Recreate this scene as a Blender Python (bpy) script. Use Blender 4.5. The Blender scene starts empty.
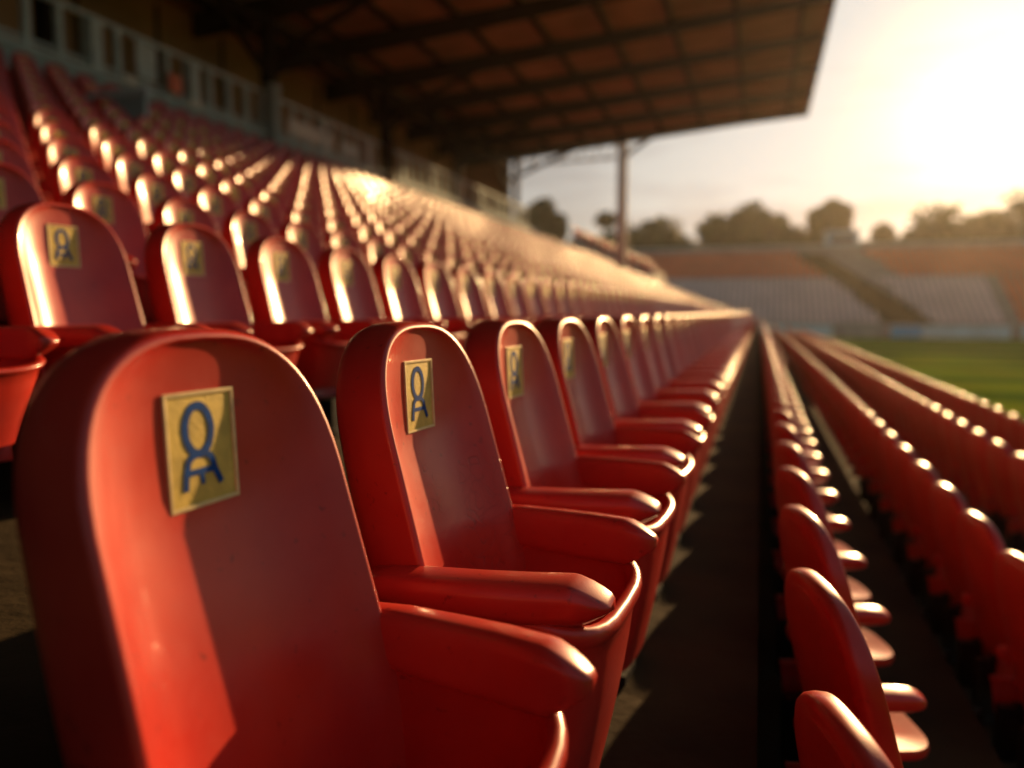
import bpy, bmesh, math, random
from mathutils import Vector, Matrix
from math import sin, cos, pi, radians, sqrt, atan2, tan, exp

S = bpy.context.scene
COL = S.collection
rnd = random.Random(11)

# ------------------------------------------------------------------ camera
CAM = Vector((0, 0, 0))
YAW, PITCH, FPX = radians(17.93), radians(5.39), 763.0
cd = bpy.data.cameras.new('camera')
cam = bpy.data.objects.new('camera', cd); COL.objects.link(cam)
cam.location = CAM
cam.rotation_euler = (radians(90) - PITCH, 0, YAW)
cd.sensor_width = 36.0
cd.lens = FPX * 36.0 / 1024.0
cd.clip_start = 0.02
cd.clip_end = 3000
cd.dof.use_dof = True
cd.dof.focus_distance = 1.17
cd.dof.aperture_fstop = 1.45
S.camera = cam

# ------------------------------------------------------------------ world and sun
SUN_AZ, SUN_EL = radians(14.0), radians(12.6)       # azimuth measured from +Y towards +X
w = bpy.data.worlds.new('World'); S.world = w; w.use_nodes = True
nt = w.node_tree; nt.nodes.clear()
def N(t, typ, **k):
    n = t.nodes.new(typ)
    for a, b in k.items(): setattr(n, a, b)
    return n
out = N(nt, 'ShaderNodeOutputWorld'); bg = N(nt, 'ShaderNodeBackground')
sky = N(nt, 'ShaderNodeTexSky', sky_type='NISHITA', sun_disc=False)
sky.sun_elevation = SUN_EL; sky.sun_rotation = SUN_AZ
sky.air_density = 1.0; sky.dust_density = 6.0; sky.ozone_density = 0.6; sky.altitude = 0
tc = N(nt, 'ShaderNodeTexCoord')
mp = N(nt, 'ShaderNodeMapping'); mp.inputs['Scale'].default_value = (1.0, 1.0, 5.5)
nz = N(nt, 'ShaderNodeTexNoise'); nz.inputs['Scale'].default_value = 2.6; nz.inputs['Detail'].default_value = 6
nz.inputs['Roughness'].default_value = 0.55
nrm = N(nt, 'ShaderNodeVectorMath', operation='NORMALIZE'); dt = N(nt, 'ShaderNodeVectorMath', operation='DOT_PRODUCT')
dt.inputs[1].default_value = (sin(SUN_AZ) * cos(SUN_EL), cos(SUN_AZ) * cos(SUN_EL), sin(SUN_EL))
pw = N(nt, 'ShaderNodeMath', operation='POWER'); pw.inputs[1].default_value = 260.0; pw.use_clamp = True
au = N(nt, 'ShaderNodeVectorMath', operation='SCALE'); au.inputs[0].default_value = (11.0, 7.0, 2.2)
ad_ = N(nt, 'ShaderNodeVectorMath', operation='ADD')
rp = N(nt, 'ShaderNodeValToRGB'); rp.color_ramp.elements[0].position = 0.44; rp.color_ramp.elements[1].position = 0.62
hs = N(nt, 'ShaderNodeHueSaturation'); hs.inputs['Saturation'].default_value = 0.8; hs.inputs['Value'].default_value = 1.0
wm = N(nt, 'ShaderNodeMixRGB', blend_type='MULTIPLY'); wm.inputs['Fac'].default_value = 1.0
wm.inputs['Color2'].default_value = (0.92, 1.0, 1.06, 1)
mx = N(nt, 'ShaderNodeMixRGB', blend_type='MIX')
cl = N(nt, 'ShaderNodeMixRGB', blend_type='MULTIPLY'); cl.inputs['Fac'].default_value = 1.0
cl.inputs['Color2'].default_value = (0.66, 0.64, 0.66, 1)
L = nt.links.new
L(tc.outputs['Generated'], mp.inputs['Vector']); L(mp.outputs['Vector'], nz.inputs['Vector'])
gm = N(nt, 'ShaderNodeGamma'); gm.inputs['Gamma'].default_value = 0.80
L(nz.outputs['Fac'], rp.inputs['Fac']); L(sky.outputs['Color'], gm.inputs['Color']); L(gm.outputs['Color'], hs.inputs['Color'])
dn = N(nt, 'ShaderNodeVectorMath', operation='MULTIPLY_ADD'); dn.inputs[1].default_value = (.33,) * 3; dn.inputs[2].default_value = (1, 1, 1)
dv = N(nt, 'ShaderNodeVectorMath', operation='DIVIDE')
L(hs.outputs['Color'], dn.inputs[0]); L(hs.outputs['Color'], dv.inputs[0]); L(dn.outputs[0], dv.inputs[1])
L(dv.outputs[0], wm.inputs['Color1']); L(wm.outputs['Color'], mx.inputs['Color1'])
L(wm.outputs['Color'], cl.inputs['Color1']); L(cl.outputs['Color'], mx.inputs['Color2'])
L(rp.outputs['Color'], mx.inputs['Fac'])
L(tc.outputs['Generated'], nrm.inputs[0]); L(nrm.outputs[0], dt.inputs[0]); L(dt.outputs['Value'], pw.inputs[0]); L(pw.outputs[0], au.inputs['Scale'])
L(mx.outputs['Color'], ad_.inputs[0]); L(au.outputs[0], ad_.inputs[1]); L(ad_.outputs[0], bg.inputs['Color'])
bg.inputs['Strength'].default_value = 0.135
L(bg.outputs['Background'], out.inputs['Surface'])

sl = bpy.data.lights.new('sun', 'SUN'); so = bpy.data.objects.new('sun', sl); COL.objects.link(so)
sl.energy = 4.4; sl.angle = radians(0.6); sl.color = (1.0, 0.60, 0.26)
sd = Vector((sin(SUN_AZ) * cos(SUN_EL), cos(SUN_AZ) * cos(SUN_EL), sin(SUN_EL)))
so.rotation_euler = sd.to_track_quat('Z', 'Y').to_euler()
so.location = (20, 40, 20)

S.view_settings.view_transform = 'Standard'; S.view_settings.look = 'None'
S.view_settings.gamma = 1; S.view_settings.use_curve_mapping = False
S.view_settings.exposure = 0.9
S.cycles.max_bounces = 8; S.cycles.volume_bounces = 0
S.cycles.use_denoising = True

# ------------------------------------------------------------------ materials
def mat(name, color, rough=0.5, metal=0.0, var=0.12, scale=6.0, bump=0.0, bscale=40.0, coat=0.0, dust=None, spec=0.5):
    m = bpy.data.materials.new(name); m.use_nodes = True
    t = m.node_tree; b = t.nodes['Principled BSDF']; l = t.links.new
    tcn = N(t, 'ShaderNodeTexCoord'); n1 = N(t, 'ShaderNodeTexNoise'); n1.inputs['Scale'].default_value = scale
    n1.inputs['Detail'].default_value = 5
    l(tcn.outputs['Object'], n1.inputs['Vector'])
    hi = [min(1, c * (1 + var)) for c in color] + [1]; lo = [c * (1 - var) for c in color] + [1]
    r = N(t, 'ShaderNodeValToRGB'); r.color_ramp.elements[0].color = lo; r.color_ramp.elements[1].color = hi
    r.color_ramp.elements[0].position = 0.35; r.color_ramp.elements[1].position = 0.65
    l(n1.outputs['Fac'], r.inputs['Fac']); l(r.outputs['Color'], b.inputs['Base Color'])
    mr = N(t, 'ShaderNodeMapRange'); mr.inputs['To Min'].default_value = rough * 0.85; mr.inputs['To Max'].default_value = min(1, rough * 1.2)
    l(n1.outputs['Fac'], mr.inputs['Value']); l(mr.outputs['Result'], b.inputs['Roughness'])
    b.inputs['Metallic'].default_value = metal
    b.inputs['Coat Weight'].default_value = coat
    b.inputs['Specular IOR Level'].default_value = spec
    if bump:
        n2 = N(t, 'ShaderNodeTexNoise'); n2.inputs['Scale'].default_value = bscale; n2.inputs['Detail'].default_value = 4
        bp = N(t, 'ShaderNodeBump'); bp.inputs['Strength'].default_value = bump; bp.inputs['Distance'].default_value = 0.01
        l(tcn.outputs['Object'], n2.inputs['Vector']); l(n2.outputs['Fac'], bp.inputs['Height']); l(bp.outputs['Normal'], b.inputs['Normal'])
    return m

def red_plastic(name, scratch=False):
    m = bpy.data.materials.new(name); m.use_nodes = True
    t = m.node_tree; b = t.nodes['Principled BSDF']; l = t.links.new
    tcn = N(t, 'ShaderNodeTexCoord'); oi = N(t, 'ShaderNodeObjectInfo')
    add = N(t, 'ShaderNodeVectorMath', operation='ADD')
    sc = N(t, 'ShaderNodeVectorMath', operation='SCALE'); sc.inputs['Scale'].default_value = 13.0
    cmb = N(t, 'ShaderNodeCombineXYZ')
    for i in range(3): l(oi.outputs['Random'], cmb.inputs[i])
    l(cmb.outputs[0], sc.inputs[0]); l(tcn.outputs['Object'], add.inputs[0]); l(sc.outputs[0], add.inputs[1])
    # large-scale wear of the colour
    n1 = N(t, 'ShaderNodeTexNoise'); n1.inputs['Scale'].default_value = 7; n1.inputs['Detail'].default_value = 6
    l(add.outputs[0], n1.inputs['Vector'])
    r = N(t, 'ShaderNodeValToRGB')
    r.color_ramp.elements[0].color = (0.46, 0.018, 0.012, 1); r.color_ramp.elements[1].color = (0.57, 0.034, 0.017, 1)
    r.color_ramp.elements[0].position = 0.35; r.color_ramp.elements[1].position = 0.7
    l(n1.outputs['Fac'], r.inputs['Fac'])
    # fine grit and small dark marks
    n3 = N(t, 'ShaderNodeTexNoise'); n3.inputs['Scale'].default_value = 55; n3.inputs['Detail'].default_value = 3
    l(add.outputs[0], n3.inputs['Vector'])
    r3 = N(t, 'ShaderNodeValToRGB'); r3.color_ramp.elements[0].position = 0.67; r3.color_ramp.elements[1].position = 0.74
    l(n3.outputs['Fac'], r3.inputs['Fac'])
    mxx = N(t, 'ShaderNodeMixRGB'); mxx.inputs['Color2'].default_value = (0.16, 0.008, 0.006, 1)
    fm = N(t, 'ShaderNodeMath', operation='MULTIPLY'); fm.inputs[1].default_value = 0.6
    l(r3.outputs['Color'], fm.inputs[0]); l(fm.outputs[0], mxx.inputs['Fac'])
    l(r.outputs['Color'], mxx.inputs['Color1'])
    # thin film of pale dust
    n4 = N(t, 'ShaderNodeTexNoise'); n4.inputs['Scale'].default_value = 4.0; n4.inputs['Detail'].default_value = 9; n4.inputs['Roughness'].default_value = 0.7
    l(add.outputs[0], n4.inputs['Vector'])
    md = N(t, 'ShaderNodeMapRange'); md.inputs['From Min'].default_value = 0.4; md.inputs['From Max'].default_value = 0.8
    md.inputs['To Min'].default_value = 0.0; md.inputs['To Max'].default_value = 0.16
    l(n4.outputs['Fac'], md.inputs['Value'])
    md2 = N(t, 'ShaderNodeMixRGB'); md2.inputs['Color2'].default_value = (0.50, 0.17, 0.14, 1)
    l(md.outputs['Result'], md2.inputs['Fac']); l(mxx.outputs['Color'], md2.inputs['Color1'])
    hv = N(t, 'ShaderNodeHueSaturation'); vr = N(t, 'ShaderNodeMapRange')
    vr.inputs['To Min'].default_value = 0.86; vr.inputs['To Max'].default_value = 1.06
    l(oi.outputs['Random'], vr.inputs['Value']); l(vr.outputs['Result'], hv.inputs['Value'])
    l(md2.outputs['Color'], hv.inputs['Color']); l(hv.outputs['Color'], b.inputs['Base Color'])
    mr = N(t, 'ShaderNodeMapRange'); mr.inputs['To Min'].default_value = 0.27; mr.inputs['To Max'].default_value = 0.42
    mr.inputs['From Min'].default_value = 0.3; mr.inputs['From Max'].default_value = 0.75
    l(n4.outputs['Fac'], mr.inputs['Value']); l(mr.outputs['Result'], b.inputs['Roughness'])
    b.inputs['Specular IOR Level'].default_value = 0.45
    b.inputs['Coat Weight'].default_value = 0.15; b.inputs['Coat Roughness'].default_value = 0.09
    # bump: fine moulding grain plus optional scratches
    n2 = N(t, 'ShaderNodeTexNoise'); n2.inputs['Scale'].default_value = 420; n2.inputs['Detail'].default_value = 2
    l(add.outputs[0], n2.inputs['Vector'])
    nw = N(t, 'ShaderNodeTexNoise'); nw.inputs['Scale'].default_value = 9; nw.inputs['Detail'].default_value = 1
    l(add.outputs[0], nw.inputs['Vector'])
    b1 = N(t, 'ShaderNodeBump'); b1.inputs['Strength'].default_value = 0.10; b1.inputs['Distance'].default_value = 0.001
    b2 = N(t, 'ShaderNodeBump'); b2.inputs['Strength'].default_value = 0.20; b2.inputs['Distance'].default_value = 0.004
    l(n2.outputs['Fac'], b1.inputs['Height']); l(nw.outputs['Fac'], b2.inputs['Height'])
    l(b2.outputs['Normal'], b1.inputs['Normal'])
    last = b1
    if scratch:
        vo = N(t, 'ShaderNodeTexVoronoi', feature='DISTANCE_TO_EDGE'); vo.inputs['Scale'].default_value = 13
        nd = N(t, 'ShaderNodeTexNoise'); nd.inputs['Scale'].default_value = 5
        ad = N(t, 'ShaderNodeVectorMath', operation='ADD')
        l(tcn.outputs['Object'], nd.inputs['Vector']); l(tcn.outputs['Object'], ad.inputs[0]); l(nd.outputs['Color'], ad.inputs[1])
        l(ad.outputs[0], vo.inputs['Vector'])
        rr = N(t, 'ShaderNodeValToRGB'); rr.color_ramp.elements[0].position = 0.0; rr.color_ramp.elements[1].position = 0.02
        l(vo.outputs['Distance'], rr.inputs['Fac'])
        # only where a second noise allows it
        mk = N(t, 'ShaderNodeValToRGB'); mk.color_ramp.elements[0].position = 0.46; mk.color_ramp.elements[1].position = 0.52
        nk = N(t, 'ShaderNodeTexNoise'); nk.inputs['Scale'].default_value = 8.5; nk.inputs['Detail'].default_value = 3
        l(tcn.outputs['Object'], nk.inputs['Vector']); l(nk.outputs['Fac'], mk.inputs['Fac'])
        sx_ = N(t, 'ShaderNodeSeparateXYZ'); l(tcn.outputs['Object'], sx_.inputs[0])
        zm = N(t, 'ShaderNodeMapRange'); zm.inputs['From Min'].default_value = .66; zm.inputs['From Max'].default_value = .60
        ym = N(t, 'ShaderNodeMapRange'); ym.inputs['From Min'].default_value = -.045; ym.inputs['From Max'].default_value = -.025
        mu = N(t, 'ShaderNodeMath', operation='MULTIPLY'); mu2 = N(t, 'ShaderNodeMath', operation='MULTIPLY')
        l(sx_.outputs['Z'], zm.inputs['Value']); l(sx_.outputs['Y'], ym.inputs['Value'])
        l(zm.outputs[0], mu.inputs[0]); l(ym.outputs[0], mu.inputs[1]); l(mu.outputs[0], mu2.inputs[0]); l(mk.outputs['Color'], mu2.inputs[1])
        mm = N(t, 'ShaderNodeMixRGB'); mm.inputs['Color1'].default_value = (1, 1, 1, 1)
        l(mu2.outputs[0], mm.inputs['Fac']); l(rr.outputs['Color'], mm.inputs['Color2'])
        b3 = N(t, 'ShaderNodeBump'); b3.inputs['Strength'].default_value = 0.6; b3.inputs['Distance'].default_value = 0.0010
        sm = N(t, 'ShaderNodeMixRGB', blend_type='MULTIPLY'); sm.inputs['Fac'].default_value = 0.45
        l(hv.outputs['Color'], sm.inputs['Color1']); l(mm.outputs['Color'], sm.inputs['Color2']); l(sm.outputs['Color'], b.inputs['Base Color'])
        l(mm.outputs['Color'], b3.inputs['Height']); l(b1.outputs['Normal'], b3.inputs['Normal']); last = b3
    l(last.outputs['Normal'], b.inputs['Normal'])
    return m

M = {}
M['red'] = red_plastic('red_plastic')
M['red_worn'] = red_plastic('worn_red_plastic', True)
M['gold'] = mat('brass_plate', (0.58, 0.43, 0.08), 0.55, 0.1, 0.15, 40, 0.15, 300)
M['frame_gold'] = mat('brass_edge', (0.72, 0.58, 0.30), 0.4, 0.3, 0.1, 60)
M['blue'] = mat('blue_enamel', (0.010, 0.065, 0.26), 0.8, 0, 0.25, 80, spec=0.15)
M['black'] = mat('black_steel', (0.015, 0.015, 0.017), 0.45, 0.3, 0.2, 20, 0.1)
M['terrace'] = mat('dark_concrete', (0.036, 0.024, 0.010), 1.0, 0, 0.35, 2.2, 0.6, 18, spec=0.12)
M['concrete'] = mat('grey_concrete', (0.34, 0.33, 0.30), 0.9, 0, 0.2, 1.2, 0.4, 8, spec=0.2)
M['grey_paint'] = mat('grey_painted_wall', (0.36, 0.45, 0.46), 0.95, 0, 0.15, 1.5, spec=0.15)
M['rail'] = mat('galvanised_rail', (0.58, 0.68, 0.70), 0.9, 0.0, 0.1, 5, spec=0.2)
M['rust'] = mat('brown_roof_sheet', (0.34, 0.22, 0.15), 0.9, 0, 0.25, 0.7, 0.3, 4)
M['brownwall'] = mat('brown_panel_wall', (0.50, 0.28, 0.16), 0.9, 0, 0.2, 0.5, 0.3, 3)
M['beam'] = mat('dark_steel_beam', (0.035, 0.024, 0.018), 0.9, 0.0, 0.2, 2, spec=0.05)
M['white'] = mat('white_paint', (0.7, 0.68, 0.62), 0.5, 0, 0.08, 3)
M['gantry'] = mat('pale_steel', (0.45, 0.44, 0.38), 0.9, 0.0, 0.1, 3, spec=0.1)
M['palered'] = mat('faded_pink_seat', (0.72, 0.58, 0.54), 0.5, 0, 0.12, 0.4)
M['farred'] = mat('far_red_seat', (0.78, 0.16, 0.05), 0.45, 0, 0.12, 0.4)
M['board'] = mat('pale_blue_board', (0.42, 0.66, 0.74), 0.5, 0, 0.15, 0.3)
M['bluebox'] = mat('blue_board', (0.08, 0.42, 0.70), 0.5, 0, 0.1, 0.5)
M['bark'] = mat('bark', (0.10, 0.07, 0.045), 0.9, 0, 0.3, 3, 0.5, 8)

def leaf_mat(name, c):
    m = mat(name, c, 0.6, 0, 0.45, 0.6)
    return m
M['leaf'] = leaf_mat('dark_foliage', (0.045, 0.075, 0.018))
M['leaf2'] = leaf_mat('olive_foliage', (0.085, 0.10, 0.03))

def grass_mat():
    m = bpy.data.materials.new('mown_grass'); m.use_nodes = True
    t = m.node_tree; b = t.nodes['Principled BSDF']; l = t.links.new
    tcn = N(t, 'ShaderNodeTexCoord'); wv = N(t, 'ShaderNodeTexWave', wave_type='BANDS', bands_direction='Y', wave_profile='SIN')
    wv.inputs['Scale'].default_value = 0.055; wv.inputs['Distortion'].default_value = 0.15
    l(tcn.outputs['Object'], wv.inputs['Vector'])
    r = N(t, 'ShaderNodeValToRGB'); r.color_ramp.elements[0].position = 0.45; r.color_ramp.elements[1].position = 0.55
    r.color_ramp.elements[0].color = (0.08, 0.16, 0.010, 1); r.color_ramp.elements[1].color = (0.19, 0.26, 0.015, 1)
    l(wv.outputs['Fac'], r.inputs['Fac'])
    n1 = N(t, 'ShaderNodeTexNoise'); n1.inputs['Scale'].default_value = 0.5; n1.inputs['Detail'].default_value = 8
    l(tcn.outputs['Object'], n1.inputs['Vector'])
    mm = N(t, 'ShaderNodeMixRGB', blend_type='MULTIPLY'); mm.inputs['Fac'].default_value = 0.5
    l(r.outputs['Color'], mm.inputs['Color1']); l(n1.outputs['Color'], mm.inputs['Color2'])
    t.nodes.remove(b); b = N(t, 'ShaderNodeBsdfDiffuse'); l(b.outputs[0], t.nodes['Material Output'].inputs['Surface'])
    l(mm.outputs['Color'], b.inputs['Color'])
    n2 = N(t, 'ShaderNodeTexNoise'); n2.inputs['Scale'].default_value = 30; bp = N(t, 'ShaderNodeBump'); bp.inputs['Strength'].default_value = 0.8
    l(tcn.outputs['Object'], n2.inputs['Vector']); l(n2.outputs['Fac'], bp.inputs['Height']); l(bp.outputs['Normal'], b.inputs['Normal'])
    return m
M['grass'] = grass_mat()

# ------------------------------------------------------------------ helpers
class MB:
    def __init__(s): s.v = []; s.f = []
    def add(s, v, f):
        o = len(s.v); s.v += [tuple(p) for p in v]; s.f += [tuple(i + o for i in q) for q in f]; return s
    def box(s, x0, x1, y0, y1, z0, z1):
        v = [(x0, y0, z0), (x1, y0, z0), (x1, y1, z0), (x0, y1, z0), (x0, y0, z1), (x1, y0, z1), (x1, y1, z1), (x0, y1, z1)]
        return s.add(v, [(3, 2, 1, 0), (4, 5, 6, 7), (0, 1, 5, 4), (1, 2, 6, 5), (2, 3, 7, 6), (3, 0, 4, 7)])
    def bar(s, a, b, wdt, hgt, side=None):
        a = Vector(a); b = Vector(b); d = (b - a).normalized()
        u = Vector((0, 0, 1)) if abs(d.z) < 0.9 else Vector((1, 0, 0))
        r = d.cross(u).normalized(); u = r.cross(d).normalized()
        v = []
        for p in (a, b):
            for i, j in ((-1, -1), (1, -1), (1, 1), (-1, 1)): v.append(p + r * i * wdt / 2 + u * j * hgt / 2)
        return s.add(v, [(0, 1, 2, 3), (7, 6, 5, 4), (0, 4, 5, 1), (1, 5, 6, 2), (2, 6, 7, 3), (3, 7, 4, 0)])
    def tube(s, pts, rads, n=10, cap=True):
        pts = [Vector(p) for p in pts]
        if not isinstance(rads, (list, tuple)): rads = [rads] * len(pts)
        rings = []
        for i, p in enumerate(pts):
            d = (pts[min(i + 1, len(pts) - 1)] - pts[max(i - 1, 0)]).normalized()
            u = Vector((0, 0, 1)) if abs(d.z) < 0.9 else Vector((1, 0, 0))
            r = d.cross(u).normalized(); u = r.cross(d)
            rings.append([p + (r * cos(2 * pi * k / n) + u * sin(2 * pi * k / n)) * rads[i] for k in range(n)])
        v = [q for r_ in rings for q in r_]; f = []
        for i in range(len(pts) - 1):
            for k in range(n):
                f.append((i * n + k, i * n + (k + 1) % n, (i + 1) * n + (k + 1) % n, (i + 1) * n + k))
        if cap: f.append(tuple(range(n - 1, -1, -1))); f.append(tuple((len(pts) - 1) * n + k for k in range(n)))
        return s.add(v, f)
    def mesh(s, name, m, smooth=False, sharp=None):
        me = bpy.data.meshes.new(name); me.from_pydata(s.v, [], s.f); me.materials.append(m)
        bm = bmesh.new(); bm.from_mesh(me); bmesh.ops.recalc_face_normals(bm, faces=bm.faces); bm.to_mesh(me); bm.free()
        if smooth:
            for p in me.polygons: p.use_smooth = True
            if sharp:
                me.set_sharp_from_angle(angle=radians(sharp))
        return me
    def build(s, name, m, parent=None, smooth=False, sharp=None, **tags):
        return link(name, s.mesh(name, m, smooth, sharp), parent, **tags)
def link(name, me, parent=None, **tags):
    o = bpy.data.objects.new(name, me); COL.objects.link(o)
    if parent is not None: o.parent = parent
    for k, v_ in tags.items(): o[k] = v_
    return o
def empty(name, loc=(0, 0, 0), rz=0, **tags):
    o = bpy.data.objects.new(name, None); COL.objects.link(o); o.location = loc; o.rotation_euler = (0, 0, rz)
    o.empty_display_size = 0.1
    for k, v_ in tags.items(): o[k] = v_
    return o

GZ = -2.2
SEAT_H = 0.87
Y0, Y1 = -34.0, 57.0

# ------------------------------------------------------------------ ground and terraces
g = MB().box(-400, 400, -300, 900, GZ - 0.5, GZ)
g.build('grass_pitch', M['grass'], kind='structure')

UP = [(-2.03, .33), (-3.02, .62)] + [(-3.02 - .70 * i, .62 + .262 * i + .0034 * i * i) for i in range(1, 12)]
LOW = [(.14, -.535), (.88, -.82), (1.75, -.97), (2.62, -1.09)]
ROWX = UP[::-1] + [(-.573, -.018)] + LOW          # from the back of the stand down to the pitch: (x of the back, z of its top)
IA = len(UP)
tm = MB()
prof = []
for k, (x, zt) in enumerate(ROWX):
    xb = x - 0.12
    xn = ROWX[k + 1][0] - 0.12 if k + 1 < len(ROWX) else x + 0.75
    zt_ = zt - SEAT_H
    prof.append((xb, xn, zt_))
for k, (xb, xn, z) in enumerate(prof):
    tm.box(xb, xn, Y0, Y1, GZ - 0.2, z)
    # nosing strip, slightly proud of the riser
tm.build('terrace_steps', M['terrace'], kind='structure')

# ------------------------------------------------------------------ the seat
RECL = 0.276
def xface(z): return (SEAT_H - z) * RECL + 0.02 * max(0, (z - 0.62) / 0.25) ** 2 * 0 
def outline(n_side, n_arch, W0=.203, W1=.190, zb=.16, h0=.655, ex=2.65, H=SEAT_H):
    right = []
    for i in range(n_side):
        t = i / n_side; z = zb + (h0 - zb) * t; right.append((W0 + (W1 - W0) * t, z))
    for i in range(n_arch):
        th = (pi / 2) * i / n_arch
        c_, s_ = cos(th), sin(th)
        right.append((W1 * c_ ** (2 / ex), h0 + (H - h0) * s_ ** (2 / ex)))
    return right, (0.0, H)
def backrest_mesh(name, m, ns=8, na=14, nc=14, dish=.055, T=.115, layers=None, smooth=True):
    right, apex = outline(ns, na)
    n = len(right)
    pts = [(-y, z) for y, z in right] + [apex] + [(y, z) for y, z in right[::-1]]   # left bottom .. apex .. right bottom
    # outward normals
    nor = []
    for i, p in enumerate(pts):
        a = pts[max(0, i - 1)]; b = pts[min(len(pts) - 1, i + 1)]
        d = Vector((b[0] - a[0], b[1] - a[1])).normalized(); nor.append(Vector((-d.y, d.x)))
    nor[n] = Vector((0, 1))
    if layers is None:
        layers = [(.011, 0.0), (.007, .0008), (.003, -.0012), (.0008, -.0045), (0, -.010), (-.0015, -T * .45), (0.0, -T * .72),
                  (.006, -T * .90), (.015, -T * .985), (.026, -T)]
    V = []; F = []
    def P(i, inset, xo):
        p = pts[i]; q = nor[i]
        y = p[0] - q.x * inset; z = p[1] - q.y * inset
        if i < n: y = min(y, -1e-4 if i else y)
        # side wall gets thinner towards the top of the arch
        k = 1.0 - 0.25 * max(0.0, (z - 0.55) / 0.32) ** 1.5
        return (xface(z) + xo * (k if xo < -0.02 else 1), y, z)
    LN = len(pts)
    for ins, xo in layers:
        for i in range(LN): V.append(P(i, ins, xo))
    for k in range(len(layers) - 1):
        for i in range(LN - 1):
            F.append((k * LN + i, k * LN + i + 1, (k + 1) * LN + i + 1, (k + 1) * LN + i))
        F.append((k * LN + LN - 1, k * LN, (k + 1) * LN, (k + 1) * LN + LN - 1))
    def cap(k0, amp, bot):
        base = k0 * LN; rows = []
        for i in range(n):
            a = V[base + i]; b = V[base + LN - 1 - i]; row = [base + i]
            z = a[2]
            s_ = min(1.0, (SEAT_H - z) / 0.20) ** 0.75
            for j in range(1, nc):
                u = -1 + 2 * j / nc
                y = a[1] + (b[1] - a[1]) * j / nc
                d = amp * s_ * (1 - abs(u) ** 3.0)
                row.append(len(V)); V.append((a[0] - d, y, z))
            row.append(base + LN - 1 - i); rows.append(row)
        for i in range(n - 1):
            for j in range(nc):
                F.append((rows[i][j], rows[i][j + 1], rows[i + 1][j + 1], rows[i + 1][j]))
        ap = base + n
        for j in range(nc): F.append((rows[-1][j], rows[-1][j + 1], ap))
    cap(0, dish, 0)
    cap(len(layers) - 1, .012, 1)
    me = bpy.data.meshes.new(name); me.from_pydata(V, [], F); me.materials.append(m)
    bm = bmesh.new(); bm.from_mesh(me); bmesh.ops.remove_doubles(bm, verts=bm.verts, dist=1e-5)
    bmesh.ops.recalc_face_normals(bm, faces=bm.faces); bm.to_mesh(me); bm.free()
    for p in me.polygons: p.use_smooth = smooth
    return me

def arm_mesh(name, m, side, n=16, st=None):
    # stations: x, centre y, half width, z top, z bottom
    st = st or [(.020, .214, .018, .474, .430), (.026, .214, .025, .481, .422), (.06, .214, .029, .486, .414), (.12, .211, .031, .490, .406), (.20, .202, .032, .492, .402),
                (.27, .191, .033, .494, .402), (.326, .182, .034, .495, .405), (.336, .181, .034, .493, .407), (.354, .178, .032, .486, .418),
                (.370, .175, .028, .478, .430), (.382, .173, .022, .471, .440), (.388, .172, .014, .466, .447)]
    V = []; F = []
    for (x, cy, hw, zt, zb) in st:
        zc = (zt + zb) / 2; hh = (zt - zb) / 2
        for k in range(n):
            a = 2 * pi * (k + .5) / n; c_, s_ = cos(a), sin(a); e = 2 / 5.0
            yy = abs(c_) ** e * (1 if c_ > 0 else -1); zz = abs(s_) ** e * (1 if s_ > 0 else -1)
            # inner lower edge pulled in, outer edge rolled
            V.append((x + .008 * (x > .3), side * (cy + yy * hw - .006 * (x > .3)), .012 + zc + zz * hh - (0.006 if (yy > .5 and zz > .5) else 0) + (.030 if zz < 0 else 0) * max(0, .5 + yy * .5) * hh / .045))
    for i in range(len(st) - 1):
        for k in range(n): F.append((i * n + k, i * n + (k + 1) % n, (i + 1) * n + (k + 1) % n, (i + 1) * n + k))
    F.append(tuple(range(n))); F.append(tuple((len(st) - 1) * n + k for k in range(n)))
    b = MB(); b.add(V, F); return b.mesh(name, m, True, 50)

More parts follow.
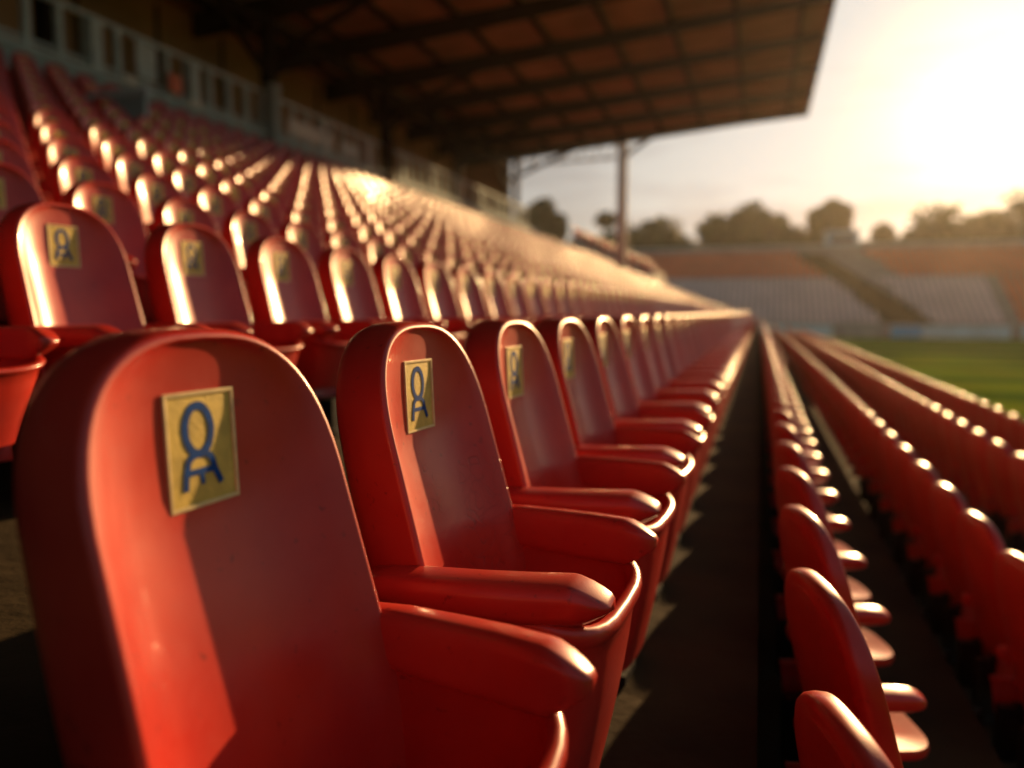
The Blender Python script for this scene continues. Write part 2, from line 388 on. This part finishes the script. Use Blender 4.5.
def shell_mesh(name, m, n=40, rows=7, ZB=.07):
    # U-shaped skirt in plan with a rolled rim, closed front, tapering downwards
    def plan(t):            # t 0..1 from rear -y side to rear +y side
        A = .17; a = .30
        if t < a: k = t / a; return (.015 + .235 * k, -(.206 - .012 * k), 0.0)
        if t > 1 - a: k = (1 - t) / a; return (.015 + .235 * k, (.206 - .012 * k), 0.0)
        k = (t - a) / (1 - 2 * a); th = -pi / 2 + pi * k
        ex = 2 / 3.4
        c_, s_ = cos(th), sin(th)
        return (.25 + .124 * abs(c_) ** ex, .194 * abs(s_) ** ex * (1 if s_ > 0 else -1), cos(th) ** .8 if c_ > 0 else 0)
    cols = []
    def place(t, zf, off):
        x, y, fr = plan(t)
        x2, y2, _ = plan(min(1, t + .004)); x1, y1, _ = plan(max(0, t - .004))
        d = Vector((x2 - x1, y2 - y1)).normalized(); nn = Vector((d.y, -d.x))
        zt = .433 - .030 * fr ** 1.5
        zb = ZB
        z = zt + (zb - zt) * zf * 1.0
        dn = max(0, zf)
        sx = 1 - .20 * dn ** 1.3; sy = 1 - .22 * dn
        return (x * sx + .02 * dn + nn.x * off, y * sy + nn.y * off, z)
    ring = [(r / rows, .000) for r in range(rows, 0, -1)]          # outer from bottom to top
    prof = [(zf, 0.0) for zf, _ in ring] + [(.075, .001), (.05, .006), (.03, .0105), (.005, .0125), (-.02, .0115), (-.038, .006), (-.043, -.001), (-.036, -.008), (-.018, -.013), (.01, -.0145), (.035, -.012)] + \
           [(zf, -.010) for zf in (.2, .4, .7)]
    V = []; F = []
    for i in range(n + 1):
        for zf, off in prof: V.append(place(i / n, zf, off))
    k = len(prof)
    for i in range(n):
        for j in range(k - 1): F.append((i * k + j, i * k + j + 1, (i + 1) * k + j + 1, (i + 1) * k + j))
    for i in (0, n):
        pass
    b = MB(); b.add(V, F)
    me = b.mesh(name, m, True, 60)
    return me

def pan_mesh(name, m):
    b = MB(); n = 28; V = []; F = []
    lv = [(.0, .232), (1.0, .236), (1.04, .250), (1.0, .264), (.55, .256), (.0, .250)]
    for s_, z in lv:
        for k in range(n):
            a = 2 * pi * k / n; c_, q = cos(a), sin(a); e = 2 / 3.2
            V.append((.215 + .100 * s_ * abs(c_) ** e * (1 if c_ > 0 else -1), .135 * s_ * abs(q) ** e * (1 if q > 0 else -1), z))
    for i in range(len(lv) - 1):
        for k in range(n): F.append((i * n + k, i * n + (k + 1) % n, (i + 1) * n + (k + 1) % n, (i + 1) * n + k))
    b.add(V, F); me = b.mesh(name, m, True, 60); return me

PC_Z = .740; PC_Y = -.004
def on_face(y, z, d, dish=.055):
    # point on the dished front of the backrest, lifted by d along its normal
    u = y / .19; s_ = min(1.0, (SEAT_H - z) / 0.20) ** 0.75
    x = xface(z) - dish * s_ * (1 - abs(u) ** 3.0)
    return Vector((x + d, y, z))
# local frame of the plate
_a = on_face(PC_Y, PC_Z + .05, 0); _b = on_face(PC_Y, PC_Z - .05, 0)
_up = (_a - _b).normalized()
_c = on_face(PC_Y + .03, PC_Z, 0); _d = on_face(PC_Y - .03, PC_Z, 0)
_rt = (_c - _d).normalized(); _nr = _rt.cross(_up).normalized()
if _nr.x < 0: _nr = -_nr
PO = on_face(PC_Y, PC_Z, 0) + _nr * .0015
def pl(u, v, h): return PO + _rt * u + _up * v + _nr * h
HW, HH = .049, .061
def plate_mesh():
    b = MB(); q = [(-HW, -HH), (HW, -HH), (HW, HH), (-HW, HH)]
    lv = [(-.006, 1.0), (.0035, 1.0), (.0035, .93)]
    V = [pl(x, y, -.006) for x, y in q] + [pl(x, y, .0014) for x, y in q]
    b.add(V, [(0, 1, 2, 3), (4, 5, 6, 7)] + [(i, (i + 1) % 4, 4 + (i + 1) % 4, 4 + i) for i in range(4)])
    return b.mesh('number_plate', M['gold'])
def border_mesh():
    b = MB(); r = .0022; prev = None
    q = [(-HW, -HH), (HW, -HH), (HW, HH), (-HW, HH)]; V = []
    prf = [(0.002, -.005), (.002, .0028), (.001, .0036), (-.002, .0034), (-.0028, .0015)]
    for x, y in q:
        sx, sy = (1 if x > 0 else -1), (1 if y > 0 else -1)
        for o, h in prf: V.append(pl(x + sx * o, y + sy * o, h))
    k = len(prf); F = []
    for i in range(4):
        for j in range(k - 1): F.append((i * k + j, i * k + j + 1, ((i + 1) % 4) * k + j + 1, ((i + 1) % 4) * k + j))
    b.add(V, F); return b.mesh('plate_border', M['frame_gold'])
def stroke(b, pts, wd, closed=False, h0=.0006, h1=.0038):
    pts = [(p[0] * 1.5, p[1] * 1.12) for p in pts]; wd *= 1.45; h1 = .0022 + (h1 - .0038) * .5
    n = len(pts); L_, R_ = [], []
    for i, p in enumerate(pts):
        a = pts[(i - 1) % n] if (closed or i) else p; c = pts[(i + 1) % n] if (closed or i < n - 1) else p
        d = Vector((c[0] - a[0], c[1] - a[1])).normalized(); nn = Vector((-d.y, d.x))
        L_.append((p[0] + nn.x * wd / 2, p[1] + nn.y * wd / 2)); R_.append((p[0] - nn.x * wd / 2, p[1] - nn.y * wd / 2))
    V = []
    for l_, r_ in zip(L_, R_): V += [pl(*l_, h0), pl(*l_, h1), pl(*r_, h1), pl(*r_, h0)]
    F = []
    for i in range(n if closed else n - 1):
        j = (i + 1) % n
        for k in range(4): F.append((i * 4 + k, i * 4 + (k + 1) % 4, j * 4 + (k + 1) % 4, j * 4 + k))
    if not closed: F += [(0, 1, 2, 3), ((n - 1) * 4 + 3, (n - 1) * 4 + 2, (n - 1) * 4 + 1, (n - 1) * 4)]
    b.add(V, F)
def emblem_mesh(three):
    b = MB(); cx = -.003
    stroke(b, [(cx + .0125 * cos(2 * pi * k / 28), .019 + .0235 * sin(2 * pi * k / 28)) for k in range(28)], .0062, True)
    # the bow below the ring with its feet and crossbar
    arch = [(cx + .0125 * cos(a), -.0165 + .0125 * sin(a)) for a in [pi * k / 12 for k in range(13)]]
    legs = [(cx + .0195, -.037), (cx + .0145, -.024)] + arch + [(cx - .0140, -.024), (cx - .0155, -.038)]
    stroke(b, legs, .0052, False, .0006, .0042)
    stroke(b, [(cx - .0145, -.0215), (cx + .0150, -.0215)], .0046, False, .0006, .0040)
    if three:
        stroke(b, [(cx + .0005, -.022), (cx + .0015, -.0345)], .0036, False, .0006, .0036)
    return b.mesh('emblem', M['blue'])
def leg_mesh():
    b = MB()
    b.box(.05, .27, -.02, .02, .028, .16)
    b.box(.03, .30, -.05, .05, .006, .028)
    b.box(-.02, .06, -.10, -.06, .10, .30); b.box(-.02, .06, .06, .10, .10, .30)
    b.tube([(.06, -.13, .24), (.06, .13, .24)], .016, 10)
    return b.mesh('bracket', M['black'])
def bolt_mesh(y):
    b = MB(); b.tube([(.055, y, .30), (.033, y, .305), (.028, y, .306)], [.016, .014, .008], 10); return b.mesh('bolt', M['black'], True, 40)

LOWARM = [(.03, .203, .018, .450, .405), (.045, .203, .026, .457, .395), (.09, .202, .030, .458, .385), (.15, .199, .031, .456, .380), (.20, .194, .030, .450, .380), (.222, .191, .026, .441, .386), (.234, .189, .018, .431, .394), (.239, .188, .008, .422, .402)]
ME = {
 'backrest': backrest_mesh('backrest', M['red']),
 'backrest_worn': backrest_mesh('worn_backrest', M['red_worn'], 10, 20, 18),
 'armL': arm_mesh('armrest', M['red'], -1), 'armR': arm_mesh('armrest', M['red'], 1),
 'shell': shell_mesh('seat_shell', M['red']), 'pan': pan_mesh('seat_pan', M['red']), 'shell_up': shell_mesh('short_seat_shell', M['red'], 40, 5, .22),
 'backrest_thin': backrest_mesh('thin_backrest', M['red'], dish=.035, T=.06),
 'armLl': arm_mesh('short_armrest', M['red'], -1, st=LOWARM), 'armRl': arm_mesh('short_armrest', M['red'], 1, st=LOWARM),
 'plate': plate_mesh(), 'border': border_mesh(), 'emblem3': emblem_mesh(True), 'emblem2': emblem_mesh(False),
 'leg': leg_mesh(), 'bolt': bolt_mesh(-.08), 'bolt2': bolt_mesh(.08),
}

def proj(P):
    v = cam_inv @ Vector(P)
    if v.z > -0.05: return None
    return (512 + FPX * v.x / -v.z, 384 - FPX * v.y / -v.z, -v.z)
cam_mat = Matrix.Translation(CAM) @ cam.rotation_euler.to_matrix().to_4x4()
cam_inv = cam_mat.inverted()

PITCH_S = .56
PH = {}
cands = []                    # every seat of the stand, row by row
for k, (x, zt) in enumerate(ROWX):
    phase = {IA: 1.242, IA - 1: 1.83, IA + 1: 1.62, IA + 2: 2.36, IA + 3: 2.05}.get(k, 1.83 - 1.12 if k < IA else 1.5)
    n0 = int((-4.5 - phase) / PITCH_S)
    i = n0
    while phase + i * PITCH_S < Y1 - .4:
        y = phase + i * PITCH_S; i += 1
        corners = [proj((x + dx, y + dy, zt - dz)) for dx in (-.08, .40) for dy in (-.2, .2) for dz in (0, .45)]
        inside = [c for c in corners if c and -8 < c[0] < 1032 and -8 < c[1] < 776]
        if not inside or (k == IA and y < .5) or (k == IA + 2 and y < 2.6) or (k == IA + 3 and y < 5.6): continue
        cands.append(dict(row=k, x=x, y=y, z=zt - SEAT_H, d=sqrt(x * x + y * y + zt * zt), n=len(inside)))
# order inside each row, nearest first, and the 300 nearest overall
for k in range(len(ROWX)):
    r = sorted([c for c in cands if c['row'] == k], key=lambda c: c['y'])
    for i, c in enumerate(r): c['i'] = i
cands.sort(key=lambda c: c['d'])
near, far = cands[:300], cands[300:]

ORD = ['first', 'second', 'third', 'fourth', 'fifth', 'sixth', 'seventh', 'eighth', 'ninth', 'tenth', 'eleventh', 'twelfth', 'thirteenth',
       'fourteenth', 'fifteenth', 'sixteenth', 'seventeenth', 'eighteenth', 'nineteenth', 'twentieth']
TENS = {2: 'twenty', 3: 'thirty', 4: 'forty', 5: 'fifty'}
def ordinal(i):
    if i < 20: return ORD[i]
    t, u = divmod(i + 1, 10)
    return TENS[t][:-1] + 'ieth' if u == 0 else TENS[t] + '-' + ORD[u - 1]
def row_name(k):
    if k == IA: return 'foreground row'
    if k > IA: return ['first row below the foreground', 'second row below the foreground', 'third row below the foreground', 'fourth row below the foreground'][k - IA - 1]
    return ORD[IA - 1 - k] + ' row above the foreground'

def place_seat(c, detail):
    k = c['row']
    rz = radians(-3.5) + rnd.uniform(-.02, .02)
    if k < IA - 1: rz -= radians(4.5)
    if k > IA: rz = radians(17.0 if k == IA + 1 else 10.0) + rnd.uniform(-.02, .02)
    t = empty('stadium_seat', (c['x'], c['y'], c['z']), rz)
    nm = row_name(k); o_ = ordinal(c['i'])
    if k == IA and c['i'] <= 12 and detail == 2:
        lab = 'glossy red seat with yellow blue-marked plaque, %s from the camera in the foreground row' % o_
    elif k <= IA: lab = 'red arched seat, %s from the near end of the %s' % (o_, nm)
    else: lab = 'red seat seen from behind, %s from the near end, %s' % (o_, nm)
    t['label'] = lab; t['category'] = 'stadium seat'; t['group'] = 'red stadium seats in rows'
    worn = (k == IA and abs(c['y'] - 1.242) < .1)
    low = k > IA
    bk = link('backrest', ME['backrest_worn' if worn else ('backrest_thin' if low else 'backrest')], t)
    link('armrest', ME['armLl' if low else 'armL'], t); link('armrest', ME['armRl' if low else 'armR'], t)
    ch = link('seat_shell', ME['shell' if k == IA else 'shell_up'], t)
    if low: ch.scale = (.50, .97, .80)
    if k <= IA:
        p = link('number_plate', ME['plate'], bk if False else t)
        if detail >= 1:
            link('plate_border', ME['border'], p)
            link('emblem', ME['emblem2' if worn else 'emblem3'], p)
    if detail >= 1:
        link('seat_pan', ME['pan'], t)
        link('bracket', ME['leg'], t)
    if detail >= 1 and k > IA:
        link('bolt', ME['bolt'], t); link('bolt', ME['bolt2'], t)
    return t
# one seat per position; every seat is an object of its own sharing mesh data
for n_, c in enumerate(near):
    place_seat(c, 2 if c['d'] < 4.5 else (1 if c['d'] < 7 else 0))

# the remaining far seats as one mass
def low_seat(low):
    b = MB(); T_ = .06 if low else .115
    me = backrest_mesh('tmp', M['red'], 2, 12, 5, .035 if low else .055, T_, [(.011, 0.0), (.006, .0004), (.002, -.002), (0, -.010), (0, -T_ * .72), (.008, -T_ * .92), (.026, -T_)])
    b.add([v.co[:] for v in me.vertices], [tuple(p.vertices) for p in me.polygons]); bpy.data.meshes.remove(me)
    for s_ in (-1, 1):
        me = arm_mesh('tmp', M['red'], s_, 8, LOWARM[::2] + [LOWARM[-1]] if low else [(.02, .214, .024, .50, .44), (.31, .19, .03, .495, .414), (.36, .18, .025, .478, .426), (.40, .171, .006, .452, .440)])
        b.add([v.co[:] for v in me.vertices], [tuple(p.vertices) for p in me.polygons]); bpy.data.meshes.remove(me)
    me = shell_mesh('tmp', M['red'], 10, 2)
    b.add([v.co[:] for v in me.vertices], [tuple(p.vertices) for p in me.polygons]); bpy.data.meshes.remove(me)
    return b
LS, LSL = low_seat(False), low_seat(True)
mass = MB()
def put_low(x, y, z, rz, low=False):
    c_, s_ = cos(rz), sin(rz); Q = LSL if low else LS
    mass.add([(x + vx * c_ - vy * s_, y + vx * s_ + vy * c_, z + vz) for vx, vy, vz in Q.v], Q.f)
for c in far:
    put_low(c['x'], c['y'], c['z'], radians(-8 if c['row'] < IA - 1 else -3.5 if c['row'] <= IA else (17 if c['row'] == IA + 1 else 10)) + rnd.uniform(-.02, .02), c['row'] > IA)
# raised corner block
CB = [(-8.1 - 1.0 * i, 2.95 + .48 * i) for i in range(6)]
for x, z in CB:
    for j in range(11):
        put_low(x, 55.2 + j * .56, z, radians(-8))
me = mass.mesh('distant_seats', M['red'], True, 50)
link('distant_seats', me, None, kind='stuff', label='mass of small red seats filling the far rows of the stand', category='seats')
cb = MB()
for x, z in CB: cb.box(x - .12, x + .9, 54.7, 61.4, GZ, z)
cb.build('corner_terrace', M['concrete'], kind='structure')

# ------------------------------------------------------------------ parapet, railing and concourse behind the top row
XP = -11.3
pz = MB().box(XP - .22, XP, Y0, 38.0, 1.2, 4.18)
pw = empty('parapet_wall', (0, 0, 0), label='long grey parapet wall above the top row of seats', category='wall')
pz.build('wall', M['grey_paint'], pw)
MB().box(XP - .27, XP + .05, Y0, 38.0, 4.182, 4.27).build('coping', M['rail'], pw)
rl = empty('concourse_railing', (0, 0, 0), label='grey steel railing standing on the parapet behind the seats', category='railing')
MB().box(XP - .16, XP - .08, Y0, 37.9, 5.16, 5.24).build('top_rail', M['rail'], rl)
MB().box(XP - .145, XP - .095, Y0, 37.9, 4.38, 4.43).build('bottom_rail', M['rail'], rl)
y = 6.0; i = 0
while y < 37.8:
    big = (i % 4 == 0)
    wd = .16 if big else .07
    if 8 < y < 21: wd *= 1.5
    MB().box(XP - .12 - wd / 2, XP - .12 + wd / 2, y, y + wd, 4.272, 5.158).build('post', M['rail'], rl)
    y += .62; i += 1
# lighter infill panels and small signs on the railing
for y0, y1, z0, z1, mm in ((16.9, 18.9, 4.45, 4.85, 'white'), (12.0, 12.5, 4.45, 5.1, 'rail'), (19.4, 20.4, 4.45, 4.8, 'rail')):
    MB().box(XP - .05, XP - .02, y0, y1, z0, z1).build('infill_panel', M[mm], rl)
MB().box(XP + .02, XP + .06, 12.75, 13.1, 4.36, 4.72).build('sign', M['farred'], None, label='small red sign fixed to the parapet railing', category='sign')
for yy, lb in ((11.55, 'small pale light box on the parapet, nearer the left frame edge'), (13.3, 'small pale light box on the parapet, right of the red sign')):
    MB().box(XP + .02, XP + .08, yy, yy + .35, 4.2, 4.36).build('light_box', M['white'], None, label=lb, category='box')
# buttress posts in front of the parapet
for yy, lb in ((15.9, 'grey square post in front of the parapet beside the pale panel'), (21.9, 'dark post in front of the parapet where the railing narrows')):
    pb = MB().box(XP + .01, XP + .26, yy, yy + .26, 2.0, 5.3)
    pb.box(XP - .02, XP + .29, yy - .03, yy + .29, 5.3, 5.36)
    pb.build('buttress_post', M['grey_paint' if yy < 20 else 'beam'], None, label=lb, category='post')
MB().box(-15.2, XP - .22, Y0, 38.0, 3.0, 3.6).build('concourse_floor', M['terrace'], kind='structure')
bw = empty('rear_wall', label='brown panelled rear wall of the concourse under the roof', category='wall')
MB().box(-14.9, -14.7, Y0, 37.6, 3.6, 7.955).build('wall', M['brownwall'], bw)
MB().box(-14.695, -12.5, 37.3, 37.6, 3.6, 7.97).build('end_return', M['brownwall'], bw)
for k in range(14):
    yy = 4 + k * 2.45
    MB().box(-14.698, -14.66, yy, yy + .09, 3.62, 7.7).build('batten', M['beam'], bw)
for k in range(7):
    yy = 5.2 + k * 4.9
    MB().box(-14.695, -14.62, yy, yy + 1.6, 3.62, 5.7).build('opening', M['black'], bw)

# ------------------------------------------------------------------ roof
RXF, RZF, RXB, RZB, RY0, RY1 = 1.72, 9.0, -15.0, 7.95, -36.0, 37.5
def rz_at(x): return RZB + (RZF - RZB) * (x - RXB) / (RXF - RXB)
roof = empty('grandstand_roof', label='dark cantilever roof with brown underside and steel beams over the seats', category='roof')
rb = MB()
v = [(RXB, RY0, rz_at(RXB)), (RXF, RY0, RZF), (RXF, RY1, RZF), (RXB, RY1, rz_at(RXB))]
v += [(a, b, c + .16) for a, b, c in v]
rb.add(v, [(0, 1, 2, 3), (7, 6, 5, 4), (0, 4, 5, 1), (1, 5, 6, 2), (2, 6, 7, 3), (3, 7, 4, 0)])
rb.build('roof_deck', M['rust'], roof)
for k in range(22):
    yb = RY1 - .14 - k * 3.28
    b = MB()
    x0, x1 = RXB + .1, RXF - .05
    def zz(x): return rz_at(x)
    dep0, dep1 = .62, .22
    vv = []
    for (xx, dp) in ((x0, dep0), (x1, dep1)):
        for oy, top in ((-.11, 1), (.11, 1), (.11, 0), (-.11, 0)):
            vv.append((xx, yb + oy, zz(xx) - (.003 if top else dp)))
    b.add(vv, [(0, 1, 2, 3), (7, 6, 5, 4), (0, 4, 5, 1), (1, 5, 6, 2), (2, 6, 7, 3), (3, 7, 4, 0)])
    b.build('cross_beam', M['beam'], roof)
for k in range(9):
    xx = RXF - .8 - k * 1.85
    MB().box(xx - .05, xx + .05, RY0 + .1, RY1 - .3, zz(xx) - .20, zz(xx) - .005 - .02).build('purlin', M['beam'], roof)
MB().box(RXF + .002, RXF + .08, RY0, RY1 + .05, RZF - .24, RZF + .22).build('fascia', M['beam'], roof)
fe = MB()
vv = []
for xx in (RXB, RXF):
    for oy in (.002, .07): vv += [(xx, RY1 + oy, zz(xx) - .26), (xx, RY1 + oy, zz(xx) + .2)]
fe.add(vv, [(0, 1, 3, 2), (4, 6, 7, 5), (0, 4, 5, 1), (2, 3, 7, 6), (1, 5, 7, 3), (0, 2, 6, 4)])
fe.build('end_fascia', M['beam'], roof)
for k in range(11):
    yc = RY1 - .3 - k * 6.56
    b = MB().box(-12.45, -12.15, yc - .15, yc + .15, 3.6, rz_at(-12.3) - .60)
    b.build('column', M['beam'], roof)
    b = MB(); b.bar((-12.3, yc - .2, 6.2), (-12.3, yc - 2.9, rz_at(-12.3) - .25), .14, .14)
    if k: b.bar((-12.3, yc + .2, 6.2), (-12.3, yc + 2.9, rz_at(-12.3) - .25), .14, .14)
    b.build('brace', M['beam'], roof)
    b = MB(); b.bar((-12.1, yc, 6.6), (-8.8, yc, rz_at(-8.8) - .42), .14, .16); b.build('knee_brace', M['beam'], roof)
MB().box(-12.4, -12.2, RY0, RY1 - .3, 7.30, 7.50).build('longitudinal_beam', M['beam'], roof)

# ------------------------------------------------------------------ gantry beyond the roof
gt = empty('steel_gantry', label='pale steel lattice gantry on posts beyond the end of the roof', category='gantry')
GY = 44.0
MB().box(-7.92, -7.38, GY - .2, GY + .2, 1.4, 9.7).build('post', M['gantry'], gt)
MB().box(-14.1, -13.8, GY - .15, GY + .15, GZ, 10.2).build('post', M['beam'], gt)
MB().bar((-14.1, GY, 9.42), (-5.4, GY, 9.95), .16, .18).build('top_chord', M['beam'], gt)
MB().bar((-14.1, GY, 8.55), (-7.6, GY, 8.75), .12, .12).build('bottom_chord', M['gantry'], gt)
for k in range(7):
    x0 = -13.8 + k * .88
    MB().bar((x0, GY, 8.58), (x0 + .44, GY, 9.5), .08, .08).bar((x0 + .44, GY, 9.5), (x0 + .88, GY, 8.6), .08, .08).build('lattice', M['gantry'], gt)
MB().bar((-7.6, GY, 8.7), (-5.9, GY, 9.85), .2, .2).build('brace', M['beam'], gt)

# ------------------------------------------------------------------ stand behind the goal
EY = 72.0
est = empty('end_stand', label='low uncovered stand behind the far goal with grey parapet', category='stand')
rowsE = []
for i in range(9): rowsE.append((EY + 1.0 + i * .82, -1.25 + i * .47))
for i in range(7): rowsE.append((EY + 9.3 + i * .82, 3.1 + i * .42))
b = MB()
for (yy, z) in rowsE: b.box(-16, 52, yy, yy + .84, GZ - .1, z)
b.box(-16, 52, EY + 8.35, EY + 9.32, GZ - .1, 2.9)
b.build('terracing', M['concrete'], est)
MB().box(-16, 52, EY + 15.1, EY + 15.5, GZ, 6.9).build('parapet', M['concrete'], est)
MB().box(-16, 52, EY + 15.05, EY + 15.55, 6.902, 7.02).build('coping', M['rail'], est)
MB().box(-16, 52, EY, EY + .3, GZ - .1, -1.0).build('front_wall', M['concrete'], est)
# diagonal stair: treads climbing obliquely across the stand
st = MB(); n = 26
for i in range(n):
    t = i / (n - 1)
    yy = EY + .4 + 14.5 * t; z = (-1.1 + 3.9 * (t / .56) if t < .56 else 2.8 + 3.0 * (t - .56) / .44) + .32
    xx = 12.6 - 8.0 * t
    st.box(xx - 1.5, xx + 1.5, yy, yy + .60, z - 1.2, z)
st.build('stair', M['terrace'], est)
pk = MB()
def far_seat(bm_, x, y, z):
    bm_.add([(x - .2, y - .02, z + .42), (x + .2, y - .02, z + .42), (x + .18, y + .06, z + .84), (x - .18, y + .06, z + .84), (x - .2, y + .05, z + .40), (x + .2, y + .05, z + .40), (x + .18, y + .12, z + .84), (x - .18, y + .12, z + .84)],
            [(0, 1, 2, 3), (5, 4, 7, 6), (0, 3, 7, 4), (1, 5, 6, 2), (3, 2, 6, 7), (0, 4, 5, 1)])
    bm_.box(x - .2, x + .2, y - .34, y - .03, z + .38, z + .43)
fr = MB()
for ri, (yy, z) in enumerate(rowsE):
    t = (yy - EY) / 15.0; sx = 12.6 - 8.0 * t
    for j in range(116):
        x = -15 + j * .56
        if abs(x - sx) < 1.9: continue
        if ri < 9 and 19.6 < x < 20.8: continue
        if ri >= 9 and sx - 1 < x < sx + 5: continue
        if x > 19.6 or ri >= 9: far_seat(fr, x, yy + .5, z)
        else: far_seat(pk, x, yy + .5, z)
pk.build('faded_seats', M['palered'], None, kind='stuff', label='faded pink seats on the lower half of the far stand', category='seats')
fr.build('far_red_seats', M['farred'], None, kind='stuff', label='band of red seats along the top of the far stand', category='seats')
for (x0, x1, m_, lb) in ((-3.0, 6.0, 'board', 'pale blue board at the foot of the far stand, left of the stair'), (10.6, 12.9, 'bluebox', 'deeper blue board beside the foot of the stair'),
                         (13.0, 19.4, 'board', 'long pale blue board right of the deep blue one'), (20.2, 30, 'board', 'pale blue board at the right frame edge')):
    bo = empty('pitch_board', label=lb, category='board')
    MB().box(x0, x1, EY - .6, EY - .5, GZ + .05, -1.15).build('panel', M[m_], bo)
    MB().box(x0, x1, EY - .62, EY - .48, -1.148, -1.09).build('edge_trim', M['rail'], bo)
    for q in range(int((x1 - x0) / 2) + 1):
        MB().box(x0 + .2 + q * 1.9, x0 + .28 + q * 1.9, EY - .48, EY - .2, GZ, -1.3).build('strut', M['rail'], bo)
kb = empty('camera_kiosk', label='small pale blue cabin on the parapet of the far stand', category='cabin')
MB().box(6.4, 9.6, EY + 15.6, EY + 18, 4.0, 8.3).build('wall', M['board'], kb)
MB().box(6.2, 9.8, EY + 15.4, EY + 18.2, 8.302, 8.5).build('roof', M['rail'], kb)
MB().box(6.8, 9.2, EY + 15.55, EY + 15.598, 7.2, 7.9).build('window', M['black'], kb)

# ------------------------------------------------------------------ barrier in the seats at far left
br = empty('aisle_barrier', label='grey low barrier among the upper seats at the left frame edge', category='barrier')
MB().box(-9.9, -8.2, 8.80, 8.87, 1.3, 3.0).build('panel', M['grey_paint'], br)
MB().bar((-9.95, 8.835, 3.05), (-8.15, 8.835, 3.05), .09, .09).build('handrail', M['rail'], br)

# ------------------------------------------------------------------ trees
def tree(x, y, h, rx, base, m_, label, n=2600, seed=0, lobes=7, trunk_h=None, flat=1.0):
    r = random.Random(seed)
    t = empty('broadleaf_tree', (x, y, GZ), label=label, category='tree', group='trees beyond the far stand')
    tr = MB(); th = trunk_h or h * .55
    tr.tube([(0, 0, 0), (.1, .05, th * .5), (-.1, .1, th)], [h * .028, h * .02, h * .012], 8)
    L_ = []
    ch = h - base
    for k in range(lobes):
        a = r.uniform(0, 2 * pi); q = r.uniform(.3, .8)
        c = Vector((cos(a) * rx * q, sin(a) * rx * q, base + ch * r.uniform(.28, .80)))
        L_.append((c, rx * r.uniform(.26, .46)))
        tr.tube([(0, 0, th * .75), c * .6 + Vector((0, 0, th * .3)), c], [h * .012, h * .008, h * .003], 6)
    L_.append((Vector((r.uniform(-.15, .15) * rx, 0, h - rx * .42)), rx * .42))
    L_.append((Vector((0, 0, base + ch * .5)), rx * .6))
    tr.build('trunk', M['bark'], t)
    cr = MB()
    for k in range(n):
        c, rr = r.choice(L_)
        d = Vector((r.gauss(0, 1), r.gauss(0, 1), r.gauss(0, 1))).normalized() * rr * (r.random() ** .45) * r.choice([.8, 1, 1.08])
        p = c + Vector((d.x, d.y, d.z * .85 * flat))
        sz = r.uniform(.25, .62) * (h / 15) ** .5
        u = Vector((r.gauss(0, 1), r.gauss(0, 1), r.gauss(0, 1))).normalized(); w_ = u.orthogonal().normalized(); q = u.cross(w_)
        cr.add([p + w_ * sz, p + q * sz * .6, p - w_ * sz, p - q * sz * .6], [(0, 1, 2, 3)])
    cr.build('crown', M[m_], t)
TR = [(-29.8, 104, 18.2, 4.6, 3.0, 'leaf2', 'tall olive tree seen under the gantry at the left', 1),
      (-21.0, 108, 16.4, 3.2, 2.5, 'leaf2', 'small pale tree between the gantry posts', 2),
      (-13.6, 104, 15.6, 7.2, 2.0, 'leaf', 'broad dark rounded tree beside the tall gantry post', 3),
      (-6.6, 107, 14.6, 4.2, 1.5, 'leaf', 'lower dark tree between two taller crowns, left of centre gap', 4),
      (-2.2, 104, 16.6, 6.4, 2.0, 'leaf', 'tall dark tree with a narrow uneven top', 5),
      (4.4, 110, 14.0, 4.4, 1.0, 'leaf', 'low bushy tree just left of the pale cabin', 6),
      (8.4, 105, 16.4, 3.6, 9.2, 'leaf2', 'round lollipop crowned tree on a bare trunk behind the cabin', 7),
      (14.2, 108, 13.6, 3.4, 1.0, 'leaf', 'low small tree in the bright gap below the sun', 8),
      (21.0, 104, 15.8, 8.0, 1.5, 'leaf', 'wide domed tree left of the sun', 9),
      (28.6, 102, 16.6, 8.0, 1.5, 'leaf', 'large tree directly below the sun at the right edge', 10),
      ]
for a in TR:
    tree(a[0], a[1], a[2], a[3], a[4], a[5], a[6], 6500, a[7], 13, None if a[4] < 5 else 12.0)
hd = MB(); r = random.Random(99)
for k in range(14000):
    x = r.uniform(-60, 70); hgt = 12.6 + 1.4 * sin(x * .35) + 1.0 * sin(x * .9 + 1)
    p = Vector((x, 122 + r.uniform(-3, 3), GZ + hgt * r.random() ** .6)); sz = r.uniform(.4, .9)
    u = Vector((r.gauss(0, 1), r.gauss(0, 1), r.gauss(0, 1))).normalized(); w_ = u.orthogonal().normalized(); q = u.cross(w_)
    hd.add([p + w_ * sz, p + q * sz * .6, p - w_ * sz, p - q * sz * .6], [(0, 1, 2, 3)])
hd.build('hedge_belt', M['leaf'], None, kind='stuff', label='continuous dark belt of hedge and undergrowth behind the trees', category='hedge')

# ------------------------------------------------------------------ haze
HAZE = True
if HAZE:
    hz = MB().box(-420, 420, -310, 910, GZ - 1.5, 40)
    m = bpy.data.materials.new('haze_air'); m.use_nodes = True
    t = m.node_tree; t.nodes.clear()
    o = N(t, 'ShaderNodeOutputMaterial'); pv = N(t, 'ShaderNodeVolumePrincipled')
    pv.inputs['Color'].default_value = (0.95, 0.90, 0.82, 1); pv.inputs['Density'].default_value = 0.00027
    pv.inputs['Anisotropy'].default_value = 0.72
    t.links.new(pv.outputs['Volume'], o.inputs['Volume'])
    ob = hz.build('haze', m, None, kind='stuff')
